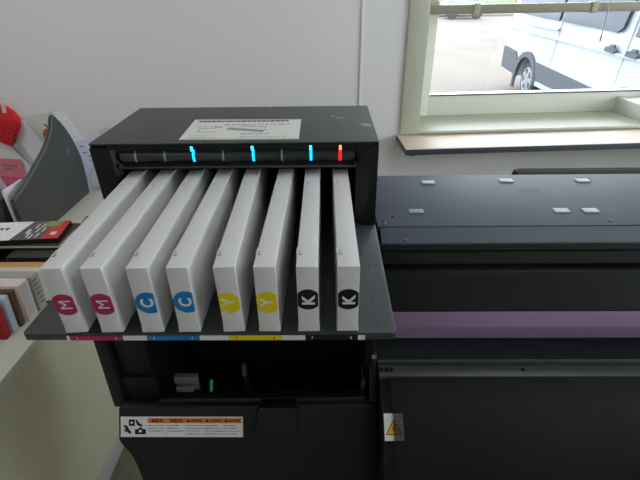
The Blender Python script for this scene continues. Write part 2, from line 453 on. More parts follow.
# --- tray
bm = nb()
prism(bm, [(-.393, .423), (-.390, .420), (.083, .420), (.087, .424), (.087, .905), (-.393, .905)], 'z', 1.1535, T, .0015)
tray = obj('cartridge_tray', bm, M_['tray'], pr)
bm = nb()
seg = [(-.336, -.332, 0), (-.332, -.263, 1), (-.263, -.232, 0), (-.232, -.164, 2), (-.164, -.127, 0), (-.127, -.059, 3), (-.059, -.029, 0), (-.029, .038, 4), (.038, .047, 0)]
for a, b_, mi in seg: box(bm, a, b_, .4190, .4202, 1.1542, 1.1615, 0, 1, mi)
for k, x in enumerate((-.322, -.272, -.223, -.174, -.117, -.069, -.02, .029)):
    text(bm, str(k+1), .0055, Matrix.Translation((x, .4188, 1.158)) @ Matrix.Rotation(PI/2, 4, 'X'), 4 if k in (4, 5) else 0, .00006, .0001)
obj('colour_strip', bm, [M_['white'], M_['mag'], M_['cya'], M_['yel'], M_['ink']], tray)
rr = random.Random(5); spotm = mat('dull_ink_spot', (32, 36, 36), .6)
for i in range(10):
    x = rr.uniform(.046, .078); y = rr.uniform(.44, .62)
    bm = nb(); cyl(bm, (x, y, T+.0002), 'z', rr.uniform(.0012, .0035), .0004, 7); obj('dried_ink_spot', bm, spotm, tray)

# --- right-hand long body, all along X
RX0, RX1 = .092, 1.46
bm = nb(); box(bm, RX0, RX1, .708, .950, 1.150, 1.160, .0015); tp = obj('top_plate', bm, M_['plate'], pr)
for (x, y) in ((.223, .906), (.397, .913), (.563, .910), (.172, .765), (.451, .765), (.506, .764)):
    bm = nb(); box(bm, x-.0145, x+.0145, y-.0085, y+.0085, 1.16, 1.1625, .0008); obj('adhesive_pad', bm, M_['pad'] if x != .172 else mat('grey_pad', (128, 138, 140), .5), tp)
for (x, y, r) in ((.106, .729, .004), (.105, .717, .004), (.523, .723, .0042), (.1235, .744, .002), (.115, .925, .002)):
    bm = nb(); cyl(bm, (x, y, 1.161), 'z', r, .0022, 16, 0, r*.8); obj('screw', bm, M_['screw'] if r > .003 else M_['ink'], tp)
smm = mat('smudge_grey', (70, 78, 87), .6)
for (sx, sy, x, y) in ((.016, .012, .545, .768), (.026, .015, .43, .86)):
    bm = nb(); t_ = bmesh.new(); bmesh.ops.create_circle(t_, cap_ends=True, segments=24, radius=1)
    bmesh.ops.scale(t_, vec=(sx, sy, 1), verts=t_.verts); merge(bm, t_, 0, Matrix.Translation((x, y, 1.1602))); obj('smudge', bm, smm, tp)
bm = nb(); prism(bm, [(.705, 1.1595), (.671, 1.1465), (.669, 1.140), (.705, 1.140)], 'x', RX0+.004, RX1, .001)
lipo = obj('front_lip', bm, M_['plate'], pr)
bm = nb(); cyl(bm, (.139, .678, 1.1498), 'z', .004, .0022, 16, 0, .003, None); obj('screw', bm, M_['screw'], lipo)
CX0 = -.285
bm = nb(); prism(bm, [(.668, 1.1445), (.648, 1.1170), (.66, 1.112), (.70, 1.138)], 'x', RX0+.002, RX1, .001)
obj('upper_cover', bm, M_['cover'], pr)
bm = nb(); prism(bm, [(.637, 1.1075), (.589, 1.0594), (.60, 1.046), (.66, 1.06), (.66, 1.1085)], 'x', CX0, RX1, .0015)
obj('front_cover', bm, M_['coverlow'], pr)
bm = nb(); prism(bm, [(.588, 1.059), (.569, 1.0415), (.5625, 1.0224), (.575, 1.0214), (.60, 1.046)], 'x', CX0, RX1, .001)
obj('purple_window', bm, M_['purple'], pr)
# chassis behind everything
bm = nb()
box(bm, RX0, RX1, .67, .948, .60, 1.135)
box(bm, RX0, RX1, .66, .69, 1.0, 1.139)
obj('chassis', bm, M_['black'], pr)
bm = nb(); box(bm, RX0-.002, RX1, .585, .67, .935, .9495); obj('platen', bm, M_['platen'], pr)
bm = nb(); 
prism(bm, [(.585, .9505), (.581, .953), (.578, .9505), (.572, .9495), (.569, .951), (.565, .9495), (.549, .945), (.546, .93), (.585, .93)], 'x', RX0-.002, RX1)
rl = obj('clamp_rail', bm, M_['rail'], pr)
for x in (.094, .104, .113, .346):
    bm = nb(); cyl(bm, (x, .560, .9488), 'z', .0032, .003, 14); obj('screw', bm, M_['ink'], rl)
AP = [(.546, .9405), (.522, .935), (.50, .926), (.475, .910), (.450, .886), (.425, .856), (.405, .820), (.392, .78), (.386, .73), (.386, .66), (.40, .60)]
bm = nb(); prism(bm, AP + [(.67, .60), (.67, .93)], 'x', RX0-.002, RX1); obj('apron', bm, M_['apron'], pr)
# warning triangle sticker on the apron
def on_apron(s):
    i = 0; L = 0
    for a, b_ in zip(AP, AP[1:]):
        d = math.hypot(b_[0]-a[0], b_[1]-a[1])
        if L + d >= s: f = (s-L)/d; return (a[0]+(b_[0]-a[0])*f, a[1]+(b_[1]-a[1])*f)
        L += d
    return AP[-1]
bm = nb()
pa, pb = on_apron(.058), on_apron(.103)
ax = Vector((1, 0, 0)); ay = Vector((0, pa[0]-pb[0], pa[1]-pb[1])).normalized(); an = ax.cross(ay)
cen = Vector((.1085, (pa[0]+pb[0])/2, (pa[1]+pb[1])/2)) + an*.0022
MS = Matrix.Translation(cen) @ Matrix((ax, ay, an)).transposed().to_4x4()
box(bm, -.016, .016, -.021, .021, -.0012, 0, 0, 1, 0, MS)
def tri(r, z0, z1, mi, dx=0, dy=0):
    t = bmesh.new()
    P = [(-.87*r+dx, -.5*r+dy), (.87*r+dx, -.5*r+dy), (dx, r+dy)]
    a = [t.verts.new((p[0], p[1], z1)) for p in P]; c = [t.verts.new((p[0], p[1], z0)) for p in P]
    t.faces.new(a); t.faces.new(c[::-1])
    for i in range(3): t.faces.new((c[i], c[(i+1) % 3], a[(i+1) % 3], a[i]))
    bmesh.ops.recalc_face_normals(t, faces=t.faces); merge(bm, t, mi, MS)
tri(.0165, 0, .0002, 2, 0, -.004); tri(.0138, .0002, .0004, 1, 0, -.004)
box(bm, -.003, .0025, -.006, .001, .0004, .0006, 0, 1, 3, MS); box(bm, -.001, .003, -.001, .004, .0004, .0006, 0, 1, 3, MS)
ws = obj('warning_sticker', bm, [M_['white'], M_['warnyel'], mat('warn_outline', (70, 60, 10), .5), M_['orange']], pr)
ws['label'] = 'yellow warning triangle sticker'

# --- left end housing under the tray
HX0, HX1 = -.400, .080
bm = nb()
box(bm, HX0, HX1, .68, .945, .62, 1.151)
prism(bm, [(.556, 1.10), (.546, .90), (.545, .868), (.69, .868), (.69, 1.13), (.60, 1.13)], 'x', HX0, -.378, .002)
box(bm, -.385, -.318, .562, .69, .90, 1.13, .003)
prism(bm, [(-.385, .935), (-.318, .935), (-.306, .82), (-.385, .82)], 'y', .556, .69, .002)
box(bm, HX1-.014, HX1, .575, .69, .80, 1.13, .002)
prism(bm, [(.612, .985), (.575, .945), (.545, .906), (.462, .768), (.62, .768)], 'x', HX1-.006, HX1+.0075, .001)
box(bm, HX0+.06, HX1, .50, .69, .766, .80)
box(bm, -.32, HX1-.01, .60, .69, 1.115, 1.15)
hs = obj('end_housing', bm, M_['black'], pr)
SH = Matrix(((1, 0, 0, 0), (0, 1, .58, .519-.58*.873), (0, 0, 1, 0), (0, 0, 0, 1)))   # the panel leans out towards its foot
bm = nb()
prism(bm, [(-.381, .885), (-.378, .889), (.082, .893), (.0865, .889), (.0885, .80), (.0885, .765), (-.334, .765), (-.342, .782), (-.350, .800), (-.360, .815), (-.372, .826), (-.381, .836)], 'y', 0, .024, .004, 0, SH)
lp = obj('lower_panel', bm, M_['black'], pr)
bm = nb()
prism(bm, [(-.31, .889), (.066, .892), (.066, .899), (-.31, .896)], 'y', .008, .03, .002, 0, SH)
obj('panel_ledge', bm, M_['blackgloss'], lp)
bm = nb()
prism(bm, [(-.130, .856), (-.124, .850), (-.062, .851), (-.056, .857), (-.054, .888), (-.058, .897), (-.122, .896), (-.128, .888)], 'y', -.012, .012, .003, 0, SH)
obj('handle', bm, M_['blackgloss'], lp)
# five-column warning label
bm = nb()
MLab = Matrix.Translation((-.2655, .519+.58*(.8585-.873)-.0006, .8585)) @ Matrix.Rotation(PI/2-math.atan(.58), 4, 'X') @ Matrix.Scale(.84, 4, (0, 1, 0))
Wl, Hl = .222, .044
box(bm, -Wl/2, Wl/2, -Hl/2, Hl/2, 0, .0004, 0, 1, 0, MLab)
x0 = -Wl/2 + .049
cw = (Wl/2 - .002 - x0)/5
for k in range(5):
    a = x0 + k*cw
    box(bm, a+.0004, a+cw-.0004, Hl/2-.014, Hl/2-.003, .0004, .0006, 0, 1, 1, MLab)
    t = bmesh.new(); s = .0036
    cx, cy = a + (.006 if k > 1 else .010), Hl/2-.0085
    vv = [t.verts.new((cx-s, cy-s*.8, .0008)), t.verts.new((cx+s, cy-s*.8, .0008)), t.verts.new((cx, cy+s, .0008))]
    t.faces.new(vv); merge(bm, t, 2, MLab)
    if k > 1:
        text(bm, 'WARNING', .0058, MLab @ Matrix.Translation((a+cw/2+.0035, cy, .0007)), 2, .00018, .0001, xs=.72)
    else:
        text(bm, '\u8b66\u544a', .0085, MLab @ Matrix.Translation((a+cw/2+.004, cy, .0007)), 2, .0001, .0001)
    rr = random.Random(k)
    for j in range(4):
        yy = Hl/2 - .019 - j*.006
        if (k, j) in ((0, 3), (1, 3)): continue
        x = a+.002
        end = a + cw*rr.uniform(.6, .95)
        while x < end:
            w = rr.uniform(.002, .006)
            box(bm, x, min(x+w, a+cw-.001), yy-.0008, yy+.0008, .0004, .0005, 0, 1, 2 if rr.random() < .5 else 3, MLab); x += w+.001
    if k: box(bm, a-.0002, a+.0003, -Hl/2+.002, Hl/2-.003, .0004, .0005, 0, 1, 3, MLab)
# pictogram: hand, roller and feed block
def picto(pts):
    t = bmesh.new(); vs = [t.verts.new((p[0], p[1], .0006)) for p in pts]; t.faces.new(vs); bmesh.ops.recalc_face_normals(t, faces=t.faces); merge(bm, t, 2, MLab)
c0 = -Wl/2
picto([(c0+.004, .002), (c0+.009, -.002), (c0+.005, -.004), (c0+.010, -.006), (c0+.004, -.009), (c0+.012, -.011), (c0+.017, -.016), (c0+.020, -.012), (c0+.016, -.006), (c0+.013, .001), (c0+.009, .004)])
picto([(c0+.015, .002), (c0+.026, .002), (c0+.026, .016), (c0+.015, .016)])
picto([(c0+.027, .014), (c0+.030, .016), (c0+.034, .008), (c0+.040, .004), (c0+.038, .000), (c0+.030, .004)])
picto([(c0+.026, -.016), (c0+.046, -.016), (c0+.046, -.005), (c0+.041, -.005), (c0+.036, .000), (c0+.031, -.005), (c0+.026, -.005)])
cyl(bm, (c0+.036, -.009, .0007), 'z', .003, .0003, 14, 0, None, MLab); cyl(bm, (c0+.0205, .009, .0007), 'z', .0022, .0003, 14, 0, None, MLab)
wl = obj('warning_label', bm, [M_['white'], M_['orange'], M_['ink'], M_['grey']], lp)
wl['label'] = 'white and orange safety label with black pictogram'
# things seen in the dark recess
bm = nb(); box(bm, -.283, -.240, .56, .570, .912, .931, .002); box(bm, -.281, -.250, .556, .566, .893, .908, .002)
box(bm, -.250, -.240, .56, .570, .897, .914, .002)
cl = obj('cable_clamp', bm, mat('clamp_grey', (92, 92, 89), .5), hs)
bm = nb(); box(bm, -.282, -.242, .566, .574, .80, .90); obj('clamp_post', bm, M_['black'], cl)
bm = nb(); tube(bm, [(-.214, .56, .923), (-.217, .559, .90), (-.222, .557, .868), (-.222, .60, .80)], .0028, 8)
obj('release_lever', bm, M_['green'], hs)
bm = nb(); box(bm, -.155, -.149, .56, .566, .932, .959, .001); wt = obj('white_tab', bm, M_['dgrey'], hs)
bm = nb(); box(bm, -.156, -.148, .566, .572, .80, .955); obj('tab_post', bm, M_['black'], wt)
bm = nb(); box(bm, .060, .066, .56, .566, .897, .923, .001); box(bm, .061, .069, .565, .60, .90, .915); obj('side_tab', bm, M_['dgrey'], hs)
bm = nb(); cyl(bm, (.0815, .570, .972), 'x', .0045, .008, 12); obj('latch_stud', bm, M_['grey'], hs)
for (x, y, w) in ((-.095, .545, .03), (-.01, .55, .016), (.012, .55, .022), (-.19, .55, .03)):
    bm = nb(); prism(bm, [(x-w/2, .80), (x+w/2, .80), (x+w*.4, .885), (x-w*.2, .892)], 'y', y, y+.03, .003); obj('tube_fitting', bm, M_['blackgloss'], hs)

# --- dark brown bar behind the top plate, stand and feet
bm = nb(); box(bm, .46, RX1, .97, 1.05, 1.06, 1.142, .02)
obj('rear_bar', bm, mat('bar_brown', (34, 31, 28), .8, spec=.2), pr)
for x in (-.12, 1.2):
    bm = nb(); box(bm, x-.035, x+.035, .76, .86, .05, .62, .003)
    lg = obj('leg', bm, M_['dgrey'], pr)
    bm = nb(); box(bm, x-.035, x+.035, .50, 1.12, .03, .08, .006)
    for y in (.54, 1.08): cyl(bm, (x, y, .0155), 'z', .028, .031, 20)
    obj('foot', bm, M_['dgrey'], lg)
bm = nb(); box(bm, -.085, 1.165, .79, .83, .35, .42, .003); obj('cross_beam', bm, M_['dgrey'], pr)

# media sheet hanging over the apron
pts = [(.546, .9412), (.522, .9357), (.50, .9267), (.475, .9108), (.450, .8868), (.425, .8568), (.405, .8207), (.3915, .78), (.3848, .73), (.3845, .66), (.384, .50), (.384, .22)]
prof = []
for a, b_ in zip(pts, pts[1:]):
    for k in range(3): prof.append((a[0]+(b_[0]-a[0])*k/3, a[1]+(b_[1]-a[1])*k/3))
prof.append(pts[-1])
bm = nb(); nx = 60; X0, X1 = .107, 1.40
rows = []
for i in range(nx+1):
    x = X0 + (X1-X0)*i/nx; row = []
    for k, p in enumerate(prof):
        a = prof[max(0, k-1)]; b_ = prof[min(len(prof)-1, k+1)]
        d = Vector((b_[0]-a[0], b_[1]-a[1])).normalized(); n = Vector((d.y, -d.x))
        h = .0055 + (.004*math.exp(-((x - .50 - .05*(k/len(prof))) / .03)**2) if k > 3 else 0)
        row.append(bm.verts.new((x, p[0]+n.x*h, p[1]+n.y*h)))
    rows.append(row)
for a, b_ in zip(rows, rows[1:]):
    for k in range(len(prof)-1): bm.faces.new((a[k], a[k+1], b_[k+1], b_[k]))
bmesh.ops.recalc_face_normals(bm, faces=bm.faces)
single('mesh_fabric', bm, [mesh_m], 'sheer black mesh fabric sheet hanging over the printer front', 'fabric')

# ------------------------------------------------------------------ ink cartridges
W_, H_, L_ = .0256, .0988, .44
def cart_body():
    bm = nb(); w = W_/2
    t = bmesh.new()
    P = [(-w-.0012, 0), (w+.0012, 0), (w, .0125), (w, H_), (-w, H_), (-w, .0125)]
    A = [t.verts.new((p[0], 0, p[1])) for p in P]; B = [t.verts.new((p[0], L_, p[1])) for p in P]
    t.faces.new(A); t.faces.new(B[::-1])
    for i in range(6): t.faces.new((A[i], B[i], B[(i+1) % 6], A[(i+1) % 6]))
    bmesh.ops.recalc_face_normals(t, faces=t.faces)
    bmesh.ops.bevel(t, geom=list(t.edges), offset=.0009, segments=2, affect='EDGES', profile=.6)
    merge(bm, t)
    box(bm, -w-.0012, -w+.0006, .030, .044, H_-.008, H_-.0004, .0005)
    return bm
def badge(r, cx, cz):
    bm = nb(); w = W_/2-.0004; P = []
    for k in range(64):
        a = 2*PI*k/64; P.append((max(-w, min(w, cx+r*math.cos(a))), cz+r*math.sin(a)))
    Q = [P[0]]
    for p in P[1:]:
        if math.hypot(p[0]-Q[-1][0], p[1]-Q[-1][1]) > 1e-5: Q.append(p)
    prism(bm, Q, 'y', -.0003, .0002); return bm
fx = (-.334, -.288, -.236, -.189, -.132, -.087, -.037, .012)          # left edge at the front
bx = (-.343, -.292, -.242, -.192, -.141, -.085, -.038, .010)          # left edge at the slot
kinds = ['M', 'M', 'C', 'C', 'Y', 'Y', 'K', 'K']
inkm = {'M': M_['mag'], 'C': M_['cya'], 'Y': M_['yel'], 'K': M_['ink']}
labels = ['white ink cartridge with magenta M badge nearest the tray end by the books',
          'white ink cartridge with magenta M badge beside the cyan C cartridges',
          'white ink cartridge with cyan C badge beside the magenta M cartridges',
          'white ink cartridge with cyan C badge beside the yellow Y cartridges',
          'white ink cartridge with chipped yellow Y badge beside the cyan C cartridges',
          'white ink cartridge with whole yellow Y badge beside the black K cartridges',
          'white ink cartridge with black K badge under a blue lit lamp',
          'white ink cartridge with black K badge under the red lit lamp']
bcx = (0, 0, .0040, .0038, -.0028, .0004, 0, 0)
bcz = (.0452, .0456, .0474, .0484, .0460, .0470, .0510, .0510)
lean = (-1.7, -1.2, 0, 0, -1.1, 0, 0, 0)
body_mesh = None
for k in range(8):
    ang = math.atan2(bx[k]-fx[k], .30)
    rz = -ang
    c = thing('ink_cartridge', labels[k], 'cartridge', (fx[k]+W_/2, .4208+.0003*k, T+.0006 + .0145*math.sin(math.radians(abs(lean[k])))), rz, 'ink cartridges in the tray')
    c.rotation_euler = (0, math.radians(lean[k]), rz)
    WM[c.name] = Matrix.Translation(c.location) @ Matrix.Rotation(rz, 4, 'Z') @ Matrix.Rotation(math.radians(lean[k]), 4, 'Y')
    WM_c = WM[c.name]
    def cobj(name, bm, mats, parent=c):
        bmesh.ops.transform(bm, matrix=WM_c, verts=bm.verts); return obj(name, bm, mats, parent)
    if body_mesh is None:
        b0 = cobj('body', cart_body(), M_['cart']); body_mesh = b0.data
    else:
        b0 = bpy.data.objects.new('body', body_mesh); COL.objects.link(b0); b0.parent = c; WM[b0.name] = WM_c.copy()
    L = kinds[k]
    bd = cobj('badge', badge(.0163 if L != 'K' else .0155, bcx[k], bcz[k]), inkm[L])
    bm = nb()
    lx = {'M': .0006, 'C': .0022, 'Y': -.0005, 'K': .0006}[L] + (0 if k != 4 else -.0012)
    text(bm, L, .0212, Matrix.Translation((lx, -.0004, bcz[k] + (.002 if k == 4 else 0))) @ Matrix.Rotation(PI/2, 4, 'X') @ Matrix.Rotation(PI/2, 4, 'Z'), 0, {'M': -.0001, 'C': .0006, 'Y': .0005, 'K': .0007}[L], .0002, xs={'M': .93, 'C': .9, 'Y': .9, 'K': 1.0}[L])
    cobj('letter', bm, M_['white'], bd)
    if k == 4:
        bm = nb(); cyl(bm, (-.0062, -.0004, bcz[k]-.0135), 'y', .0030, .0006, 14); box(bm, -.0118, -.0075, -.0006, -.0001, bcz[k]-.0145, bcz[k]-.0125)
        cobj('badge_chip', bm, M_['cart'], bd)
    bm = nb(); w = W_/2
    box(bm, -w+.0022, -w+.0032, .026, .036, H_, H_+.0004); box(bm, -w+.0032, -w+.0056, .026, .0272, H_, H_+.0004); box(bm, -w+.0050, -w+.0056, .026, .031, H_, H_+.0004)
    cobj('latch_mark', bm, mat('mark_grey', (120, 120, 118), .6) if k == 0 else bpy.data.materials['mark_grey'])
    bm = nb(); cyl(bm, (-w+.006, .245, H_), 'z', .0014, .0006, 12)
    cobj('pin_hole', bm, bpy.data.materials['mark_grey'])

# ------------------------------------------------------------------ things on the low wall
Z0 = .72
# upright row of cards and notebooks, their ends towards the printer
def slab(x0, x1, y0, y1, z0, z1, lean=0.):
    """upright slab leaning back along Y by lean metres at its top"""
    bm = nb(); prism(bm, [(y0, z0), (y1, z0), (y1+lean, z1), (y0+lean, z1)], 'x', x0, x1, .0015); return bm
row = [
 ('card_stack', .842, .868, -.90, .098, 'bluewhite', 'tan', 'pale blue card stack nearest the camera on the low wall', 'cards'),
 ('red_book', .882, .902, -.873, .100, 'bookred', None, 'red book with a metal ring among the upright cards', 'book'),
 ('card_folder', .908, .928, -.868, .108, 'bluewhite', 'tan', 'pale blue and tan folder standing behind the red book', 'folder'),
 ('brown_book', .934, .950, -.862, .112, 'brown', 'orangecard', 'thin dark brown book with tan edges in the upright row', 'book'),
 ('leaflet_pack', .956, .996, -.852, .116, 'pinkwhite', None, 'thick pinkish white leaflet pack in the upright row', 'leaflets'),
 ('notebook', 1.004, 1.036, -.848, .112, 'notegrey', None, 'grey notebook with dark tabs standing in the upright row', 'notebook'),
 ('pamphlet_pack', 1.040, 1.066, -.850, .106, 'pages', None, 'cream pamphlet pack standing behind the grey notebook', 'pamphlets'),
]
for nm, ya, yb, xr, h, m1, m2, lab, cat in row:
    t = thing(nm, lab, cat, ((-1.2+xr)/2, (ya+yb)/2, Z0))
    obj('cover', slab(-1.2, xr, ya, yb, Z0, Z0+h, .012), M_[m1], t)
    if m2:
        obj('edge_card', slab(-1.2, xr-.003, yb+.0003, yb+.0053, Z0, Z0+h-.002, .012), M_[m2], t)
    if nm == 'red_book':
        bm = nb(); ring(bm, (xr-.012, ya+.004, Z0+h-.012), 'x', .008, .0014); obj('metal_ring', bm, M_['screw'], t)
    if nm == 'leaflet_pack':
        bm = nb()
        for k in range(5): prism(bm, [(ya+.006*k+.006, Z0+.012), (ya+.006*k+.0075, Z0+.012), (ya+.006*k+.0172, Z0+h-.006), (ya+.006*k+.0157, Z0+h-.006)], 'x', xr-.001, xr+.0006)
        obj('page_line', bm, M_['notegrey'], t)
    if nm == 'notebook':
        bm = nb()
        for k in range(6):
            z = Z0+.02+k*.015; box(bm, xr, xr+.003, ya+.012, ya+.028, z, z+.004)
        obj('index_tab', bm, M_['grey'], t)
bm = nb(); box(bm, -.858, -.842, 1.038, 1.046, Z0, Z0+.006, .001)
single('paper_clip', bm, [M_['dgrey']], 'small dark clip on the low wall edge beside the notebook', 'clip')
# orange folder lying over a carton, black case and magazines above it
bm = nb(); box(bm, -1.2, -.868, 1.080, 1.116, Z0, Z0+.093, .003)
single('grey_carton', bm, [M_['notegrey']], 'grey carton on the low wall under the orange folder', 'carton')
bm = nb(); prism(bm, [(-1.2, 1.079), (-.862, 1.079), (-.866, 1.118), (-1.2, 1.118)], 'z', Z0+.093, Z0+.098, .001)
single('orange_folder', bm, [M_['orangecard']], 'flat orange folder lying on the carton behind the notebooks', 'folder')
t = thing('black_carton', 'black carton under the grey ring binder and magazines', 'carton', (-1.0, 1.3, Z0))
bm = nb(); box(bm, -1.2, -.852, 1.126, 1.375, Z0, Z0+.085, .003); obj('body', bm, M_['ink'], t)
t = thing('ring_binder', 'dark grey ring binder lying under the pile of magazines', 'binder', (-.95, 1.27, Z0+.085))
bm = nb(); box(bm, -.985, -.85, 1.122, 1.33, .805, .809, .002); box(bm, -.985, -.85, 1.122, 1.33, .829, .833, .002)
box(bm, -.985, -.981, 1.122, 1.33, .808, .83); obj('cover', bm, M_['dgrey'], t)
bm = nb(); box(bm, -.979, -.856, 1.127, 1.325, .809, .829); obj('page_block', bm, M_['darkblue'], t)
bm = nb(); ring(bm, (-.962, 1.128, .8345), 'z', .006, .0013); obj('metal_ring', bm, M_['screw'], t)
# magazines
mags = [('darkblue', .833, .839, 'dark green edged magazine at the bottom of the pile', -1.22, -.848, 1.168),
        ('tan', .8392, .844, 'tan edged magazine second from the bottom of the pile', -1.22, -.843, 1.163),
        ('pinkwhite', .8442, .850, 'pinkish magazine in the middle of the pile', -1.21, -.838, 1.158),
        ('brown', .8502, .856, 'brown edged magazine just below the thick dark one', -1.2, -.836, 1.158)]
for m1, za, zb, lab, xa, xb, yy in mags:
    t = thing('magazine', lab, 'magazine', ((xa+xb)/2, yy+.07, za), 0, 'pile of magazines')
    bm = nb(); box(bm, xa, xb, yy, yy+.14, za, zb, .0008)
    obj('cover', bm, M_[m1], t)
t = thing('magazine', 'topmost magazine with red corner and photo cover on the pile', 'magazine', (-1.0, 1.22, .8562), 0, 'pile of magazines')
bm = nb(); prism(bm, [(-1.2, 1.136), (-.836, 1.166), (-.852, 1.283), (-1.2, 1.262)], 'z', .8562, .8735, .001); obj('page_block', bm, M_['ink'], t)
zc = .8735
def cov(pts, name, m):
    bm = nb(); prism(bm, pts, 'z', zc, zc+.0006); return obj(name, bm, m, t)
def cp(a, b_):                                     # a along the cover from its outer end 0 to the printer end 1, b across
    p0 = Vector((-1.2, 1.136)).lerp(Vector((-.836, 1.166)), a); p1 = Vector((-1.2, 1.262)).lerp(Vector((-.852, 1.283)), a)
    return tuple(p0.lerp(p1, b_))
cov([cp(0, 0), cp(.60, 0), cp(.66, 1), cp(0, 1)], 'cover', M_['paper'])
cov([cp(.60, 0), cp(.855, 0), cp(.87, .68), cp(.80, .68), cp(.80, 1), cp(.66, 1)], 'cover_photo', M_['magpic'])
cov([cp(.80, .68), cp(.93, .68), cp(.94, 1), cp(.80, 1)], 'cover_green_panel', M_['maggreen'])
cov([cp(.855, 0), cp(1, 0), cp(1, 1), cp(.94, 1), cp(.93, .68), cp(.87, .68)], 'cover_red_panel', M_['magred'])
bm = nb(); p = cp(.93, .28); box(bm, p[0]-.009, p[0]+.009, p[1]-.01, p[1]+.01, zc+.0006, zc+.001, .0001); obj('cover_emblem', bm, M_['white'], t)
bm = nb()
rr = random.Random(9)
for k in range(5):
    a = .28+k*.05; p = cp(a, .62); box(bm, p[0]-.006, p[0]+.006, p[1]-.008, p[1]+.008, zc+.0006, zc+.0009)
obj('cover_title', bm, M_['bookred'], t)
bm = nb()
for k in range(9):
    a = .69+.018*k*.9; p = cp(a, .15+.65*rr.random()); box(bm, p[0]-.003, p[0]+.003, p[1]-.014, p[1]+.014, zc+.0006, zc+.0009)
obj('cover_figure', bm, M_['offwhite'], t)
# grey stapler-like case beyond the magazines
t = thing('grey_case', 'small dark grey case standing between magazines and cartridges', 'case', (-.822, 1.307, Z0))
bm = nb(); prism(bm, [(1.272, Z0), (1.342, Z0), (1.342, .855), (1.272, .845)], 'x', -.832, -.812, .003); obj('body', bm, M_['dgrey'], t)
bm = nb(); prism(bm, [(1.270, .8455), (1.344, .8555), (1.344, .8595), (1.270, .8495)], 'x', -.834, -.810, .001); obj('lid', bm, M_['filerim'], t)

# curved magazine files
def smooth(P, n=6):
    out = []
    for i in range(len(P)-1):
        p0 = P[max(0, i-1)]; p1 = P[i]; p2 = P[i+1]; p3 = P[min(len(P)-1, i+2)]
        for k in range(n):
            s = k/n
            out.append(tuple(.5*((2*p1[j]) + (-p0[j]+p2[j])*s + (2*p0[j]-5*p1[j]+4*p2[j]-p3[j])*s*s + (-p0[j]+3*p1[j]-3*p2[j]+p3[j])*s**3) for j in (0, 1)))
    out.append(P[-1]); return out
prof = smooth([(1.385, .902), (1.472, .929), (1.558, .965), (1.65, 1.006), (1.715, 1.053), (1.745, 1.092)]) + [(1.759, 1.100)]
back = smooth([(1.772, 1.090), (1.806, 1.05), (1.838, .994), (1.860, .929), (1.871, .87), (1.866, .80)])
t = thing('curved_divider', 'tall dark grey curved desk divider panel by the wall', 'divider', (-1.1, 1.6, Z0))
poly = prof + back + [(1.854, Z0), (1.385, Z0)]
bm = nb(); prism(bm, poly, 'x', -1.106, -1.1, 0); obj('panel', bm, M_['filegrey'], t)
bm = nb(); inner = []
for i, p in enumerate(prof):
    a = prof[max(0, i-1)]; b_ = prof[min(len(prof)-1, i+1)]
    d = Vector((b_[0]-a[0], b_[1]-a[1])).normalized(); n = Vector((d.y, -d.x)); inner.append((p[0]+n.x*.010, p[1]+n.y*.010))
prism(bm, prof + inner[::-1], 'x', -1.112, -1.0988, 0); obj('rim', bm, M_['filerim'], t)
bm = nb(); box(bm, -1.158, -1.106, 1.40, 1.84, Z0, Z0+.004, .001); obj('base_plate', bm, M_['filegrey'], t)
bm = nb(); box(bm, -1.0997, -1.0985, 1.775, 1.795, .93, .955); obj('label_recess', bm, M_['filerim'], t)
bm = nb(); box(bm, -1.150, -1.138, 1.41, 1.52, Z0+.004, .925, .001)
single('white_binder', bm, [M_['paper']], 'thin white folder standing between the curved dark divider and the black file box', 'folder')
t = thing('desk_file', 'low black file box left of the white folder', 'file box', (-1.27, 1.45, Z0))
bm = nb(); prism(bm, [(1.40, Z0), (1.50, Z0), (1.50, .893), (1.40, .890)], 'x', -1.35, -1.165, .002); obj('body', bm, M_['filegrey'], t)
bm = nb(); box(bm, -1.33, -1.22, 1.3985, 1.4015, .78, .86, .0008); obj('label_holder', bm, M_['ink'], t)
# cable loop
bm = nb()
tube(bm, smooth([(1, 0), (2, 0)]) and [(-1.078, 1.852, .735), (-1.075, 1.855, .79), (-1.062, 1.858, .828), (-1.035, 1.862, .838), (-1.005, 1.866, .832), (-.98, 1.868, .80), (-.97, 1.868, .7235)], .0045, 8)
single('white_cable', bm, [M_['cable']], 'white cable looping up beside the curved dark divider', 'cable')

